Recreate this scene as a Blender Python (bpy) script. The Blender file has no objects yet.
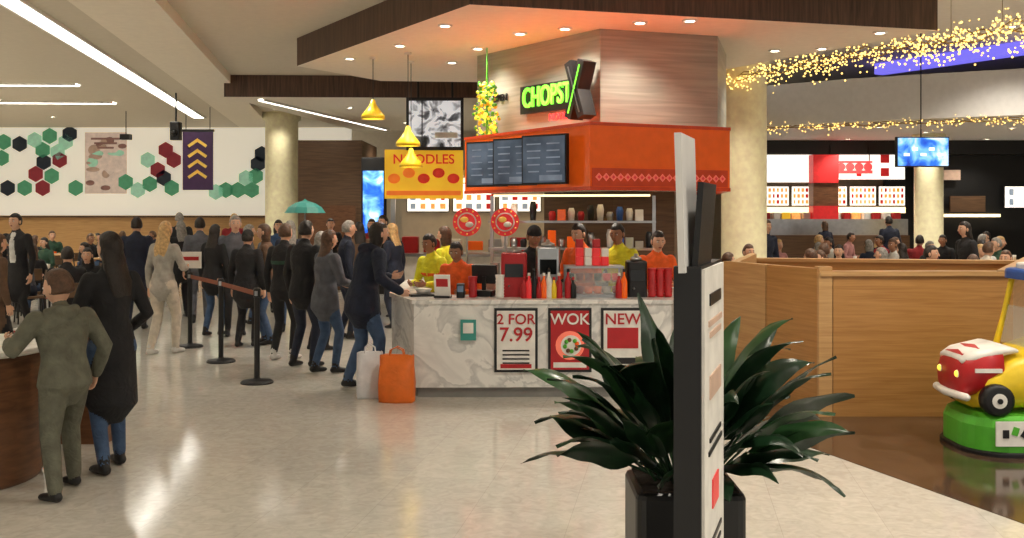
import bpy, math, random
from mathutils import Vector, Matrix
from mathutils.bvhtree import BVHTree
random.seed(7)
F=1000.0; CH=1.8; HY=212.0
def W(px,py,Y): return Vector(((px-512)/F*Y, Y, CH+(HY-py)/F*Y))
def GX(px,Y): return (px-512)/F*Y
def GZ(py,Y): return CH+(HY-py)/F*Y
scene=bpy.context.scene
try: scene.view_settings.view_transform='Standard'
except Exception: pass

# ---------------- materials ----------------
def lin(c):
    return tuple(((v/255)/12.92 if v/255<=.04045 else ((v/255+.055)/1.055)**2.4) for v in c)
MATS={}
def base(name):
    m=bpy.data.materials.new(name); m.use_nodes=True
    return m,m.node_tree,m.node_tree.nodes['Principled BSDF']
def tc(nt,scale=(1,1,1),rot=(0,0,0)):
    t=nt.nodes.new('ShaderNodeTexCoord'); mp=nt.nodes.new('ShaderNodeMapping')
    mp.inputs['Scale'].default_value=scale; mp.inputs['Rotation'].default_value=rot
    nt.links.new(t.outputs['Object'],mp.inputs['Vector']); return mp.outputs['Vector']
def ramp(nt,fac,stops):
    r=nt.nodes.new('ShaderNodeValToRGB'); el=r.color_ramp.elements
    while len(el)<len(stops): el.new(.5)
    for e,(p,c) in zip(el,stops): e.position=p; e.color=(*c,1)
    nt.links.new(fac,r.inputs['Fac']); return r.outputs['Color']
def noise(nt,vec,scale,detail=4,dist=0):
    n=nt.nodes.new('ShaderNodeTexNoise'); n.inputs['Scale'].default_value=scale
    n.inputs['Detail'].default_value=detail; n.inputs['Distortion'].default_value=dist
    nt.links.new(vec,n.inputs['Vector']); return n.outputs['Fac']
def bumpn(nt,b,h,strength,dist=.02):
    bp=nt.nodes.new('ShaderNodeBump'); bp.inputs['Strength'].default_value=strength; bp.inputs['Distance'].default_value=dist
    nt.links.new(h,bp.inputs['Height']); nt.links.new(bp.outputs['Normal'],b.inputs['Normal'])
def mat(name,col,rough=.5,metal=0,emit=0,var=.1,scale=9,bump=0,alpha=None):
    if name in MATS: return MATS[name]
    m,nt,b=base(name); c=lin(col); v=tc(nt); f=noise(nt,v,scale)
    lo=tuple(x*(1-var) for x in c); hi=tuple(min(1,x*(1+var)) for x in c)
    cc=ramp(nt,f,[(.3,lo),(.7,hi)])
    nt.links.new(cc,b.inputs['Base Color'])
    b.inputs['Roughness'].default_value=rough; b.inputs['Metallic'].default_value=metal
    if emit:
        nt.links.new(cc,b.inputs['Emission Color']); b.inputs['Emission Strength'].default_value=emit
    if bump: bumpn(nt,b,noise(nt,v,scale*1.0,3,1.2),bump,.03)
    MATS[name]=m; return m
def wood(name,c1,c2,scale,rough=.4,n=3.0):
    m,nt,b=base(name); v=tc(nt,scale); f=noise(nt,v,n,6,.6)
    cc=ramp(nt,f,[(.3,lin(c1)),(.5,tuple((a+b_)/2 for a,b_ in zip(lin(c1),lin(c2)))),(.7,lin(c2))])
    nt.links.new(cc,b.inputs['Base Color']); b.inputs['Roughness'].default_value=rough
    MATS[name]=m; return m
def marble(name,c1,c2,scale=1.6,rough=.2):
    m,nt,b=base(name); v=tc(nt); f=noise(nt,v,scale,9,2.2)
    cc=ramp(nt,f,[(.40,lin(c1)),(.49,lin(c2)),(.52,lin(c1)),(.62,tuple(x*.88 for x in lin(c1))),(.68,lin(c1))])
    nt.links.new(cc,b.inputs['Base Color']); b.inputs['Roughness'].default_value=rough
    MATS[name]=m; return m
def tilefloor(name,c1,c2,mort,size,rot,rough=.14,mottle=.25,msize=.003,msc=3.2,ior=1.6):
    m,nt,b=base(name); v=tc(nt,(1/size,1/size,1),(0,0,rot))
    br=nt.nodes.new('ShaderNodeTexBrick'); br.offset=0; br.inputs['Scale'].default_value=1
    br.inputs['Brick Width'].default_value=1; br.inputs['Row Height'].default_value=1
    br.inputs['Mortar Size'].default_value=msize; br.inputs['Mortar Smooth'].default_value=.3
    br.inputs['Color1'].default_value=(*lin(c1),1); br.inputs['Color2'].default_value=(*lin(c2),1)
    br.inputs['Mortar'].default_value=(*lin(mort),1); nt.links.new(v,br.inputs['Vector'])
    v2=tc(nt); f=noise(nt,v2,msc,9,1.4)
    g=ramp(nt,f,[(.3,(1-mottle,1-mottle,1-mottle*1.1)),(.7,(1,1,1))])
    mx=nt.nodes.new('ShaderNodeMix'); mx.data_type='RGBA'; mx.blend_type='MULTIPLY'; mx.inputs[0].default_value=1
    nt.links.new(br.outputs['Color'],mx.inputs[6]); nt.links.new(g,mx.inputs[7])
    nt.links.new(mx.outputs[2],b.inputs['Base Color'])
    f2=noise(nt,v2,6,3); rr=nt.nodes.new('ShaderNodeMapRange'); rr.inputs[3].default_value=rough*.7; rr.inputs[4].default_value=rough*1.5
    nt.links.new(f2,rr.inputs[0]); nt.links.new(rr.outputs[0],b.inputs['Roughness'])
    b.inputs['IOR'].default_value=ior
    bumpn(nt,b,noise(nt,v2,1.5,2),.06,.02)
    MATS[name]=m; return m
def glass(name,tint=(220,235,235),a=.2):
    m,nt,b=base(name); v=tc(nt); f=noise(nt,v,3)
    cc=ramp(nt,f,[(.3,lin(tint)),(.7,lin(tint))]); nt.links.new(cc,b.inputs['Base Color'])
    b.inputs['Roughness'].default_value=.05; b.inputs['Alpha'].default_value=a; MATS[name]=m; return m
def picture(name,cols,scale,emit=1.5,dist=.6):
    m,nt,b=base(name); v=tc(nt); f=noise(nt,v,scale,3,dist)
    k=len(cols); cc=ramp(nt,f,[(.32+.36*i/(k-1),lin(c)) for i,c in enumerate(cols)])
    nt.links.new(cc,b.inputs['Base Color']); nt.links.new(cc,b.inputs['Emission Color']); b.inputs['Emission Strength'].default_value=emit
    b.inputs['Roughness'].default_value=.2
    MATS[name]=m; return m

mat('black',(14,14,16),.45); mat('blackgloss',(10,10,12),.12); mat('white',(235,232,225),.5); mat('steel',(176,178,180),.3,1)
mat('ceil',(216,207,190),.8,var=.03); mat('ceil_w',(242,234,218),.8,var=.03); mat('soffit',(208,207,206),.7,var=.04)
mat('cream',(250,240,200),.4); mat('wallcream',(204,194,178),.7,var=.05)
wood('wood_band',(62,44,34),(104,76,60),(9,9,.6),.45)
wood('wood_col',(134,134,124),(164,163,152),(.3,.3,6),.35)
wood('wood_oak',(168,118,62),(192,142,82),(.7,.7,14),.4)
wood('wood_oak2',(186,142,90),(208,166,112),(.7,.7,14),.4)
wood('wood_dark',(84,60,42),(112,84,58),(.7,.7,12),.5)
wood('wood_drum',(92,58,36),(126,84,54),(2,2,10),.45)
marble('marble',(234,232,227),(198,197,194)); marble('brownmarble',(96,72,52),(130,104,80),2.4,.12)
tilefloor('floor_tile',(214,210,200),(208,204,195),(188,184,175),.6,math.radians(9.2),.11,.2,.003,11,1.7)
tilefloor('floor_brown',(98,76,60),(82,62,50),(62,48,38),.6,math.radians(9.2),.1,.5)
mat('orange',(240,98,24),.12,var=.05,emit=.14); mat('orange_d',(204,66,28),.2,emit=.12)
mat('green_neon',(110,235,60),.4,emit=1.8); mat('red_neon',(240,50,50),.4,emit=2.2)
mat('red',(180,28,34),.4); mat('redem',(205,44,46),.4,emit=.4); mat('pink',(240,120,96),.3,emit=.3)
mat('yellow',(238,204,40),.35); mat('yellowem',(240,222,80),.5,emit=1.2); mat('ygreen',(206,214,60),.5,emit=.5)
mat('panelyel',(238,186,44),.4,emit=.5,var=.12,scale=3); mat('panelred',(208,52,34),.4,emit=.4); mat('panelor',(236,120,40),.4,emit=.5)
mat('lime',(84,176,50),.35); mat('blue',(40,90,170),.4); mat('teal',(60,150,140),.5)
mat('lightem',(255,250,240),.5,emit=7,var=.01); mat('warmem',(255,228,176),.5,emit=2,var=.05); mat('dlem',(255,244,222),.5,emit=14,var=.01)
mat('bulb',(255,206,112),.5,emit=2.8,var=.05); mat('wire',(150,128,66),.5)
mat('purpleem',(112,104,215),.5,emit=1.2,var=.02)
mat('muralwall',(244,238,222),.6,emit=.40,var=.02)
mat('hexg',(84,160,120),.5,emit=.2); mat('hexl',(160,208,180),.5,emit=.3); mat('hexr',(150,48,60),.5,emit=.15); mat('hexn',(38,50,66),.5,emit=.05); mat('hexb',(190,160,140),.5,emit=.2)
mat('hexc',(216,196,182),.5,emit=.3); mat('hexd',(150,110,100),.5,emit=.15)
mat('purple',(66,38,78),.5,emit=.1); mat('gold',(220,180,80),.4,emit=.3)
mat('leaf',(24,50,30),.3,var=.35,scale=14); mat('leaf2',(42,76,42),.3,var=.3,scale=14); mat('soil',(40,28,20),.9,bump=.5); mat('pot',(18,18,20),.4)
mat('paper',(232,229,222),.6); mat('greyplinth',(128,126,122),.5)
mat('orangebag',(230,112,30),.5,bump=.3); mat('whitebag',(226,226,230),.5,bump=.3)
mat('beltred',(130,66,40),.6)
mat('scrdark',(78,92,110),.2,emit=.4,scale=3,var=.4); mat('scrmid',(120,134,152),.25,emit=.45,scale=4,var=.3); mat('scrlite',(150,166,184),.3,emit=.45); mat('lit_white',(252,246,234),.5,emit=1.25,var=.02); mat('lit_food',(226,150,80),.5,emit=1.0,var=.3,scale=20); mat('lit_red',(196,36,38),.5,emit=.45)
glass('glass')
picture('scr_tv',[(20,20,24),(90,92,96),(225,228,232),(150,152,155),(40,40,44)],3.4,.7)
picture('scr_blue',[(20,60,170),(40,110,225),(120,190,250),(230,240,252)],3,1.1)
def cloth(n,c): return mat(n,c,.85,var=.22,scale=11,bump=.5)
cloth('c_black',(30,30,33)); cloth('c_navy',(26,33,52)); cloth('c_grey',(88,90,98)); cloth('c_lgrey',(166,161,152)); cloth('c_olive',(98,98,84))
cloth('c_jeans',(64,86,118)); cloth('c_dkjeans',(38,44,60)); cloth('c_orange',(234,98,36)); cloth('c_yel',(224,222,50)); cloth('c_cream',(196,186,170))
cloth('c_red',(146,34,40)); cloth('c_brown',(100,76,58)); cloth('c_blue',(62,88,128)); cloth('c_white',(206,206,202)); cloth('c_green',(44,76,60)); cloth('c_rose',(170,120,118)); cloth('c_tan',(160,128,92))
mat('skin_a',(218,172,144),.55,var=.06); mat('skin_b',(164,118,90),.55,var=.06); mat('lip',(160,84,80),.5); mat('eye_w',(225,222,218),.3); mat('eye_d',(25,18,14),.3)
for n,c in (('h_dark',(34,26,22)),('h_brown',(88,62,44)),('h_blond',(196,160,108)),('h_grey',(140,136,130))):
    mat(n,c,.5,var=.35,scale=30,bump=.4)
mat('shoe_b',(18,18,20),.5); mat('shoe_w',(200,198,194),.6)

# ---------------- mesh builder ----------------
class MB:
    def __init__(s): s.v=[];s.f=[];s.m=[];s.s=[];s.names=[]
    def mi(s,m):
        if m not in s.names: s.names.append(m)
        return s.names.index(m)
    def add(s,vs,fs,m,smooth=False,T=None):
        o=len(s.v); k=s.mi(m)
        for p in vs:
            p=Vector(p); s.v.append(T@p if T else p)
        for f in fs: s.f.append([i+o for i in f]); s.m.append(k); s.s.append(smooth)
    def box(s,c,d,m,rz=0,T=None,rx=0,ry=0):
        x,y,z=[a/2 for a in d]
        vs=[(-x,-y,-z),(x,-y,-z),(x,y,-z),(-x,y,-z),(-x,-y,z),(x,-y,z),(x,y,z),(-x,y,z)]
        M=Matrix.Translation(c)@Matrix.Rotation(rz,4,'Z')@Matrix.Rotation(ry,4,'Y')@Matrix.Rotation(rx,4,'X')
        if T: M=T@M
        s.add(vs,[(0,3,2,1),(4,5,6,7),(0,1,5,4),(1,2,6,5),(2,3,7,6),(3,0,4,7)],m,False,M)
    def rbox(s,c,d,m,r=.02,rz=0,seg=3,T=None):
        x,y,z=[a/2 for a in d]; r=min(r,x*.95,y*.95); ring=[]
        for cx,cy,a0 in ((x-r,y-r,0),(-x+r,y-r,90),(-x+r,-y+r,180),(x-r,-y+r,270)):
            for i in range(seg+1):
                a=math.radians(a0+90*i/seg); ring.append((cx+r*math.cos(a),cy+r*math.sin(a)))
        n=len(ring); vs=[]; c2=min(r,z)*.6
        for zz,k in ((-z,1),(z-c2,1),(z-c2*.3,1-c2*.3/max(x,y)),(z,1-c2/max(x,y))):
            vs+= [(px*k,py*k,zz) for px,py in ring]
        fs=[]
        for L in range(3):
            for i in range(n): fs.append((L*n+i,L*n+(i+1)%n,(L+1)*n+(i+1)%n,(L+1)*n+i))
        fs.append(tuple(range(n))[::-1]); fs.append(tuple(3*n+i for i in range(n)))
        M=Matrix.Translation(c)@Matrix.Rotation(rz,4,'Z')
        if T: M=T@M
        s.add(vs,fs,m,False,M)
    def prism(s,poly,z0,z1,m,mb=None,mt=None):
        n=len(poly); vs=[(p[0],p[1],z0) for p in poly]+[(p[0],p[1],z1) for p in poly]
        s.add(vs,[(i,(i+1)%n,(i+1)%n+n,i+n) for i in range(n)],m)
        s.add(vs[:n],[tuple(range(n))[::-1]],mb or m); s.add(vs[n:],[tuple(range(n))],mt or m)
    def lathe(s,c,prof,m,seg=20,smooth=True,T=None):
        vs=[];fs=[]
        for r,z in prof:
            for i in range(seg):
                a=2*math.pi*i/seg; vs.append((c[0]+r*math.cos(a),c[1]+r*math.sin(a),c[2]+z))
        for L in range(len(prof)-1):
            for i in range(seg): fs.append((L*seg+i,L*seg+(i+1)%seg,(L+1)*seg+(i+1)%seg,(L+1)*seg+i))
        fs.append(tuple(range(seg))[::-1]); fs.append(tuple((len(prof)-1)*seg+i for i in range(seg)))
        s.add(vs,fs,m,smooth,T)
    def tube(s,pts,m,side=(1,0,0),seg=12,T=None,caps=2):
        P=[Vector(p[0]) for p in pts]; n=len(P); vs=[];fs=[]
        R=[(p[1],p[2] if len(p)>2 else p[1]) for p in pts]
        tang=[]
        for i in range(n):
            t=(P[min(i+1,n-1)]-P[max(i-1,0)])
            tang.append(t.normalized() if t.length>1e-9 else Vector((0,0,1)))
        rings=[]
        def frame(t):
            u=Vector(side)-t*Vector(side).dot(t)
            if u.length<.05: u=Vector((0,1,0))-t*t.y
            if u.length<.05: u=Vector((0,0,1))-t*t.z
            u.normalize(); return u,t.cross(u)
        def ring(p,a,b,t):
            u,v=frame(t); return [p+u*a*math.cos(2*math.pi*k/seg)+v*b*math.sin(2*math.pi*k/seg) for k in range(seg)]
        if caps:
            for k in range(caps,0,-1):
                an=math.pi/2*k/(caps+.35); a,b=R[0]; h=min(a,b)
                rings.append(ring(P[0]-tang[0]*h*math.sin(an),a*math.cos(an),b*math.cos(an),tang[0]))
        for i in range(n): rings.append(ring(P[i],R[i][0],R[i][1],tang[i]))
        if caps:
            for k in range(1,caps+1):
                an=math.pi/2*k/(caps+.35); a,b=R[-1]; h=min(a,b)
                rings.append(ring(P[-1]+tang[-1]*h*math.sin(an),a*math.cos(an),b*math.cos(an),tang[-1]))
        for r in rings: vs+=r
        for L in range(len(rings)-1):
            for i in range(seg): fs.append((L*seg+i,L*seg+(i+1)%seg,(L+1)*seg+(i+1)%seg,(L+1)*seg+i))
        fs.append(tuple(range(seg))[::-1]); fs.append(tuple((len(rings)-1)*seg+i for i in range(seg)))
        s.add(vs,fs,m,True,T)
    def sph(s,c,r,m,seg=10,rg=7,T=None,fn=None):
        if not hasattr(r,'__len__'): r=(r,r,r)
        vs=[(0,0,1)];fs=[]
        for j in range(1,rg):
            a=math.pi*j/rg
            for i in range(seg):
                b=2*math.pi*i/seg; vs.append((math.sin(a)*math.cos(b),math.sin(a)*math.sin(b),math.cos(a)))
        vs.append((0,0,-1)); N=len(vs)-1
        for i in range(seg): fs.append((0,1+i,1+(i+1)%seg)); o=1+(rg-2)*seg; fs.append((N,o+(i+1)%seg,o+i))
        for j in range(rg-2):
            for i in range(seg):
                a=1+j*seg; fs.append((a+i,a+seg+i,a+seg+(i+1)%seg,a+(i+1)%seg))
        out=[]
        for v in vs:
            k=fn(v) if fn else v
            out.append((c[0]+k[0]*r[0],c[1]+k[1]*r[1],c[2]+k[2]*r[2]))
        s.add(out,fs,m,True,T)
    def mesh(s,name):
        me=bpy.data.meshes.new(name); me.from_pydata([tuple(v) for v in s.v],[],s.f)
        for n in s.names: me.materials.append(MATS[n])
        me.polygons.foreach_set('material_index',s.m); me.polygons.foreach_set('use_smooth',s.s); me.update(); return me
    def obj(s,name,loc=(0,0,0),rz=0,bevel=0,parent=None):
        o=bpy.data.objects.new(name,s.mesh(name)); scene.collection.objects.link(o); o.location=loc; o.rotation_euler=(0,0,rz)
        if bevel:
            b=o.modifiers.new('bev','BEVEL'); b.width=bevel; b.segments=2; b.limit_method='ANGLE'
        if parent: o.parent=parent
        return o
def text(txt,origin,xdir,size,m,parent,ext=.01,name='lettering',align='CENTER',up=(0,0,1),sx=1):
    c=bpy.data.curves.new(name,'FONT'); c.body=txt; c.size=size; c.extrude=ext; c.align_x=align; c.align_y='CENTER'; c.offset=size*.012
    c.materials.append(MATS[m]); o=bpy.data.objects.new(name,c); scene.collection.objects.link(o)
    x=Vector(xdir).normalized(); y=Vector(up); z=x.cross(y)
    M=Matrix((( x.x*sx,y.x,z.x,origin[0]),(x.y*sx,y.y,z.y,origin[1]),(x.z*sx,y.z,z.z,origin[2]),(0,0,0,1)))
    o.matrix_world=M
    if parent:
        o.parent=parent; o.matrix_parent_inverse=parent_mat(parent).inverted()
    return o
def parent_mat(p): return Matrix.Translation(p.location)@p.rotation_euler.to_matrix().to_4x4()
def inst(o,loc,rz=0,sc=None,name=None,remap=None):
    d=o.data
    if remap:
        d=d.copy()
        for i,mm in enumerate(d.materials):
            if mm and mm.name in remap: d.materials[i]=MATS[remap[mm.name]]
    n=bpy.data.objects.new(name or o.name.split('.')[0],d); scene.collection.objects.link(n); n.location=loc; n.rotation_euler=(0,0,rz)
    n.scale=(sc,)*3 if sc else o.scale
    return n
def board(b,c,w,h,xd,nd,bg,cols,nx,nz,th=.04,fill=.62):
    a=math.atan2(xd.y,xd.x); b.box(c,(w,th,h),'black',a); q=c+nd*(th/2+.004); b.box(q,(w-.03,.008,h-.03),bg,a)
    for i in range(nx):
        for j in range(nz):
            p=c+nd*(th/2+.012)+xd*((i+.5)/nx-.5)*(w-.06)+Vector((0,0,((j+.5)/nz-.5)*(h-.06)))
            b.box(p,((w-.06)/nx*fill*random.uniform(.6,1.1),.006,(h-.06)/nz*fill),random.choice(cols),a)

# ---------------- room shell ----------------
b=MB(); b.box((0,16,-.1),(50,52,.2),'floor_tile'); b.obj('floor')
b=MB(); b.prism([(2.0,8.4),(2.94,5.8),(3.5,3.6),(9,3.6),(12,9),(5.6,11.4),(2.1,10.2)],.0005,.004,'floor_brown'); b.obj('floor_brown_inlay')
CEIL=4.42; CAN=4.0
b=MB(); b.prism([(-19,-8),(5.0,-8),(5.2,12.35),(3.4,15.6),(4.4,19),(5.2,22),(5.4,34),(-19,34)],CEIL,CEIL+.2,'ceil')
b.prism([(-5.0,-8),(-3.4,-8),(-2.9,4),(-7.0,29),(-7.9,29),(-4.6,8)],CEIL-.16,CEIL,'ceil_w')
b.obj('ceiling')
b=MB(); b.prism([(3,6),(20,6),(20,34),(5.3,34),(5.1,22),(4.3,19),(3.3,15.6),(5.15,12.4)],5.15,5.3,'ceil_w'); b.obj('ceiling_atrium')
b=MB(); b.box((-12,31.1,2.3),(14,.2,4.6),'muralwall'); b.box((-12,30.97,.82),(14,.1,1.64),'wood_oak2'); b.box((-12,30.9,1.66),(14,.2,.06),'wood_dark')
b.obj('wall_back_left')
b=MB(); b.box((.5,33.1,2.3),(12,.2,4.6),'wallcream'); b.obj('wall_back')
b=MB(); b.box((-19.1,13,2.3),(.2,42,4.6),'wallcream'); b.obj('wall_left')
b=MB(); b.box((20.1,13,2.6),(.2,42,5.4),'wallcream'); b.obj('wall_right')
b=MB(); edge=[(4.6,22.6),(5.6,21.7),(7,20.6),(8.5,19.8),(10,19.05),(12,18),(15,16.2),(19.9,13.5)]
b.prism(edge+[(19.9,33),(5.5,33)],3.66,4.55,'soffit'); b.obj('upper_floor_slab')
b=MB(); b.box((12.5,32.9,2.4),(15,.2,4.8),'wallcream'); b.obj('wall_back_right')
def strip(p1,p2,w,z,name,m='lightem'):
    d=Vector((p2[0]-p1[0],p2[1]-p1[1],0)); L=d.length; a=math.atan2(d.y,d.x)
    b=MB(); c=((p1[0]+p2[0])/2,(p1[1]+p2[1])/2,z)
    b.box((0,0,-.012),(L,w,.02),m); b.box((0,w/2+.02,-.02),(L,.04,.04),'white'); b.box((0,-w/2-.02,-.02),(L,.04,.04),'white')
    return b.obj(name,c,a)
strip((-5.25,6.5),(-8.65,27.7),.28,CEIL,'linear_ceiling_light')
strip((-13.5,20.3),(-8.9,20.5),.22,CEIL,'linear_ceiling_light')
strip((-15,23.6),(-9.5,23.9),.25,CEIL,'linear_ceiling_light')
strip((-11,16.2),(-18,15.9),.25,CEIL,'linear_ceiling_light')
strip((-10,11.0),(-17,10.6),.25,CEIL,'linear_ceiling_light')
b=MB(); b.prism([(-.45,10.6),(5.15,12.1),(3.25,15.5),(2.6,17.2),(-2.2,16.8),(-3.24,15.07)],CAN,CEIL,'wood_band','ceil_w'); b.obj('ceiling_canopy')
b=MB(); b.prism([(-5.5,19.1),(-.6,19.3),(2.5,19.6),(2.5,27),(-4.2,27)],CAN,CEIL,'wood_band','ceil_w')
b.obj('ceiling_canopy')
strip((-4.9,19.5),(-3.3,26.6),.1,CAN,'linear_ceiling_light')
b=MB(); b.box((0,0,-.12),(6.2,.3,.24),'purpleem'); b.obj('cove_light',(9.9,20.0,5.15),math.atan2(-5.2,3.1))

dl=None
LC=(1,.91,.77)
def downlight(x,y,z,power=0,spot=math.radians(128),col=LC,blend=.6):
    global dl
    if dl is None:
        b=MB(); b.lathe((0,0,0),[(.055,-.004),(.06,-.02),(.085,-.02),(.09,0)],'white',16,False); b.lathe((0,0,0),[(.055,-.012),(.054,-.004)],'dlem',16,False)
        o=b.obj('downlight',(x,y,z)); dl=o
    else: o=inst(dl,(x,y,z))
    if power:
        l=bpy.data.lights.new('lamp','SPOT'); l.energy=power; l.spot_size=spot; l.spot_blend=blend; l.color=col; l.shadow_soft_size=.16
        lo=bpy.data.objects.new('lamp',l); scene.collection.objects.link(lo); lo.parent=o; lo.location=(0,0,-.05)
    return o
for i,(px,py) in enumerate(((445,25),(478,48),(520,33),(565,28),(452,62),(350,58),(640,22),(690,20),(775,50),(822,48),(880,32),(400,45))):
    Y=2200/(212-py); downlight(GX(px,Y),Y,CAN,125 if i not in (7,9) else 0)
for yy in (2.2,6.4,10.6,14.8,19,23.2,27.4):
    for k in (-15,-11.5,-8.2,-2.4,1.2,3.9):
        x=k-(yy*.16 if k<0 else 0)
        if -18.5<x and not (yy>10 and x>-3.3) and not(yy>17 and -6<x): downlight(x,yy,CEIL,310)  # invented grid of fittings, added to light the floor
for x,y in ((-3.4,21),(1,22),(-2.6,24.5)): downlight(x,y,CAN,200)
for x,y in ((8,21.8),(11,22),(14,22),(8.5,25.3),(12,25.3),(9.6,23.2)): downlight(x,y,3.66,200)  # last one is added only to brighten the round column
for x,y in ((6,9),(8.5,12),(6.5,14.5),(10,15),(7,5),(13,12),(9,18)): downlight(x,y,5.15,400)
downlight(3.1,15.2,CAN,150); downlight(-6.0,25.4,CEIL,200)  # both added just to brighten the cream columns

# ---------------- columns ----------------
b=MB(); b.lathe((3.85,16.6,0),[(.40,0),(.40,.12),(.37,.14),(.37,4.2),(.42,4.24),(.42,CEIL)],'cream',32); b.obj('round_column')
b=MB(); b.lathe((-6.1,26.5,0),[(.46,0),(.46,.12),(.43,.14),(.43,4.2),(.5,4.24),(.5,CEIL)],'cream',32); b.obj('round_column')
b=MB(); b.lathe((10.0,24,0),[(.36,0),(.36,.1),(.33,.12),(.33,3.5),(.38,3.55),(.38,3.66)],'cream',32); b.obj('round_column')

# ---------------- mural hexagons ----------------
b=MB(); YW=30.98
def hexa(px,py,r,m):
    p=W(px,py,YW); vs=[]
    for y in (0,-.04):
        for i in range(6):
            a=math.radians(60*i+30); vs.append((p.x+r*math.cos(a),YW+y,p.z+r*math.sin(a)))
    b.add(vs,[(0,1,2,3,4,5),(11,10,9,8,7,6)]+[(i,(i+1)%6,(i+1)%6+6,i+6) for i in range(6)],m)
hx=[(4,142,'g'),(20,144,'n'),(35,140,'l'),(50,136,'g'),(66,142,'l'),(43,150,'g'),(58,152,'l'),(44,162,'n'),(60,160,'r'),(36,174,'r'),(52,176,'g'),(8,188,'n'),(25,188,'g'),(43,188,'r'),(2,158,'g'),(76,188,'g'),(70,134,'n'),
 (126,182,'g'),(138,190,'l'),(150,184,'g'),(158,170,'r'),(166,150,'r'),(174,160,'r'),(164,178,'n'),(148,160,'l'),(172,188,'g'),
 (226,190,'g'),(238,190,'g'),(246,178,'l'),(252,190,'g'),(258,164,'n'),(262,154,'n'),(216,192,'l'),(256,176,'g')]
for px,py,k in hx: hexa(px,py,.25,'hex'+k)
p=W(106,163,YW); b.box((p.x,YW-.01,p.z),(1.3,.02,1.9),'hexc')
for i in range(22):
    q=W(random.uniform(90,124),random.uniform(138,192),YW); b.sph((q.x,YW-.02,q.z),(.12+.1*random.random(),.02,.05+.12*random.random()),random.choice(['hexb','hexd','hexc','hexl','hexb']),10,6)
for j in range(3): b.box((p.x,YW-.03,p.z+.75-.14*j),(.9-.2*j,.02,.06),'hexd')
b.obj('hexagon_wall_mural')
b=MB(); p=W(198,161,25); b.box(p,(.75,.06,1.45),'purple')
for i in range(4):
    for s_ in (-1,1): b.box((p.x+s_*.1,p.y-.05,p.z+.45-i*.26),(.3,.02,.07),'gold',ry=s_*.6)
b.box((p.x,p.y,p.z+.76),(.8,.08,.06),'black')
for s_ in(-1,1): b.tube([((p.x+s_*.3,p.y,p.z+.76),.01),((p.x+s_*.3,p.y,CEIL),.01)],'black')
b.obj('hanging_banner')
b=MB(); p=W(176,131,22); b.rbox(p,(.22,.22,.4),'black',.04); b.sph((p.x,p.y-.1,p.z-.05),.08,'blackgloss'); b.tube([((p.x,p.y,p.z+.1),.02),((p.x,p.y,CEIL),.02)],'black'); b.obj('ceiling_speaker')
b=MB(); p=W(126,137,26); b.box(p,(.25,.2,.14),'black'); b.tube([((p.x,p.y,p.z),.012),((p.x,p.y,CEIL),.012)],'black'); b.obj('security_camera')

# ---------------- mid background ----------------
b=MB(); a=W(298,140,23); c=W(362,140,23); b.prism([(a.x,23),(c.x,23),(c.x,25.5),(a.x,25.5)],0,3.45,'wood_dark'); b.box(((a.x+c.x)/2,22.98,1.0),(1.2,.04,1.9),'wood_drum')
b.obj('service_cabinet')
b=MB(); a=W(374,178,22); b.rbox((a.x,22,1.5),(.55,.2,3.0),'black',.05); b.box((a.x,21.88,1.75),(.45,.02,1.9),'scr_blue'); b.obj('advertising_totem')
# teal parasol
b=MB(); b.lathe((0,0,1.78),[(.44,0),(.36,.12),(.22,.21),(.05,.26),(.01,.3)],'teal',10,False); b.tube([((0,0,.03),.02),((0,0,1.9),.02)],'steel'); b.lathe((0,0,0),[(.22,0),(.2,.04),(.03,.07)],'black',16); b.obj('parasol',(GX(305,21.3),21.3,0))
XD=Vector((1,0,0)); ND=Vector((0,-1,0))
b=MB(); xa,xb=GX(385,18),GX(600,18)
b.box(((xa+xb)/2,18.6,.5),(xb-xa,.7,1.0),'white'); b.box(((xa+xb)/2,18.5,1.02),(xb-xa+.1,.9,.05),'steel')
b.box(((xa+xb)/2,20.8,1.3),(xb-xa,.15,2.6),'wallcream')
for i in range(4): board(b,Vector((xa+.55+i*.95,20.68,2.1)),.88,.6,XD,ND,'lit_white',['lit_food','lit_red','scrlite','lit_food'],4,3)
b.box(((xa+xb)/2,19.4,2.5),(xb-xa,2.6,.12),'white'); b.box(((xa+xb)/2,19.0,2.42),(xb-xa-.6,.2,.04),'warmem'); b.box(((xa+xb)/2,20.3,2.42),(xb-xa-.6,.2,.04),'warmem')
for x in (xa+.1,xb-.1): b.box((x,18.4,1.25),(.08,.08,2.5),'steel')
for i in range(9): b.rbox((xa+.4+i*.4,18.6,1.18),(.3,.3,random.uniform(.15,.35)),random.choice(['steel','red','white','orange','steel']),.03)
pw=GX(463,18)-xa; pc=(xa+GX(463,18))/2
b.box((pc,18.0,2.48),(pw,.1,.88),'panelyel')
for i in range(5): b.sph((pc-pw*.38+i*pw*.19,17.94,2.40+.1*(i%2)),(.11,.02,.09),random.choice(['panelred','panelor']),14,8)
b.box((pc,17.94,2.14),(pw*.95,.02,.08),'panelor')
so=b.obj('food_stall')
text('NOODLES',(pc,17.93,2.74),(1,0,0),.24,'panelred',so,.01)
b=MB(); p=W(435,124,17.5); b.box(p,(1.0,.08,.92),'black'); b.box((p.x,p.y-.05,p.z),(.90,.02,.80),'scr_tv'); b.box((p.x-.22,p.y-.065,p.z),(.02,.01,.8),'black'); b.box((p.x+.2,p.y-.065,p.z-.2),(.4,.01,.1),'white')
for s_ in(-.3,.3): b.tube([((p.x+s_,p.y+.05,p.z),.02),((p.x+s_,p.y+.05,CEIL),.02)],'black')
b.obj('hanging_screen')

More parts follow.
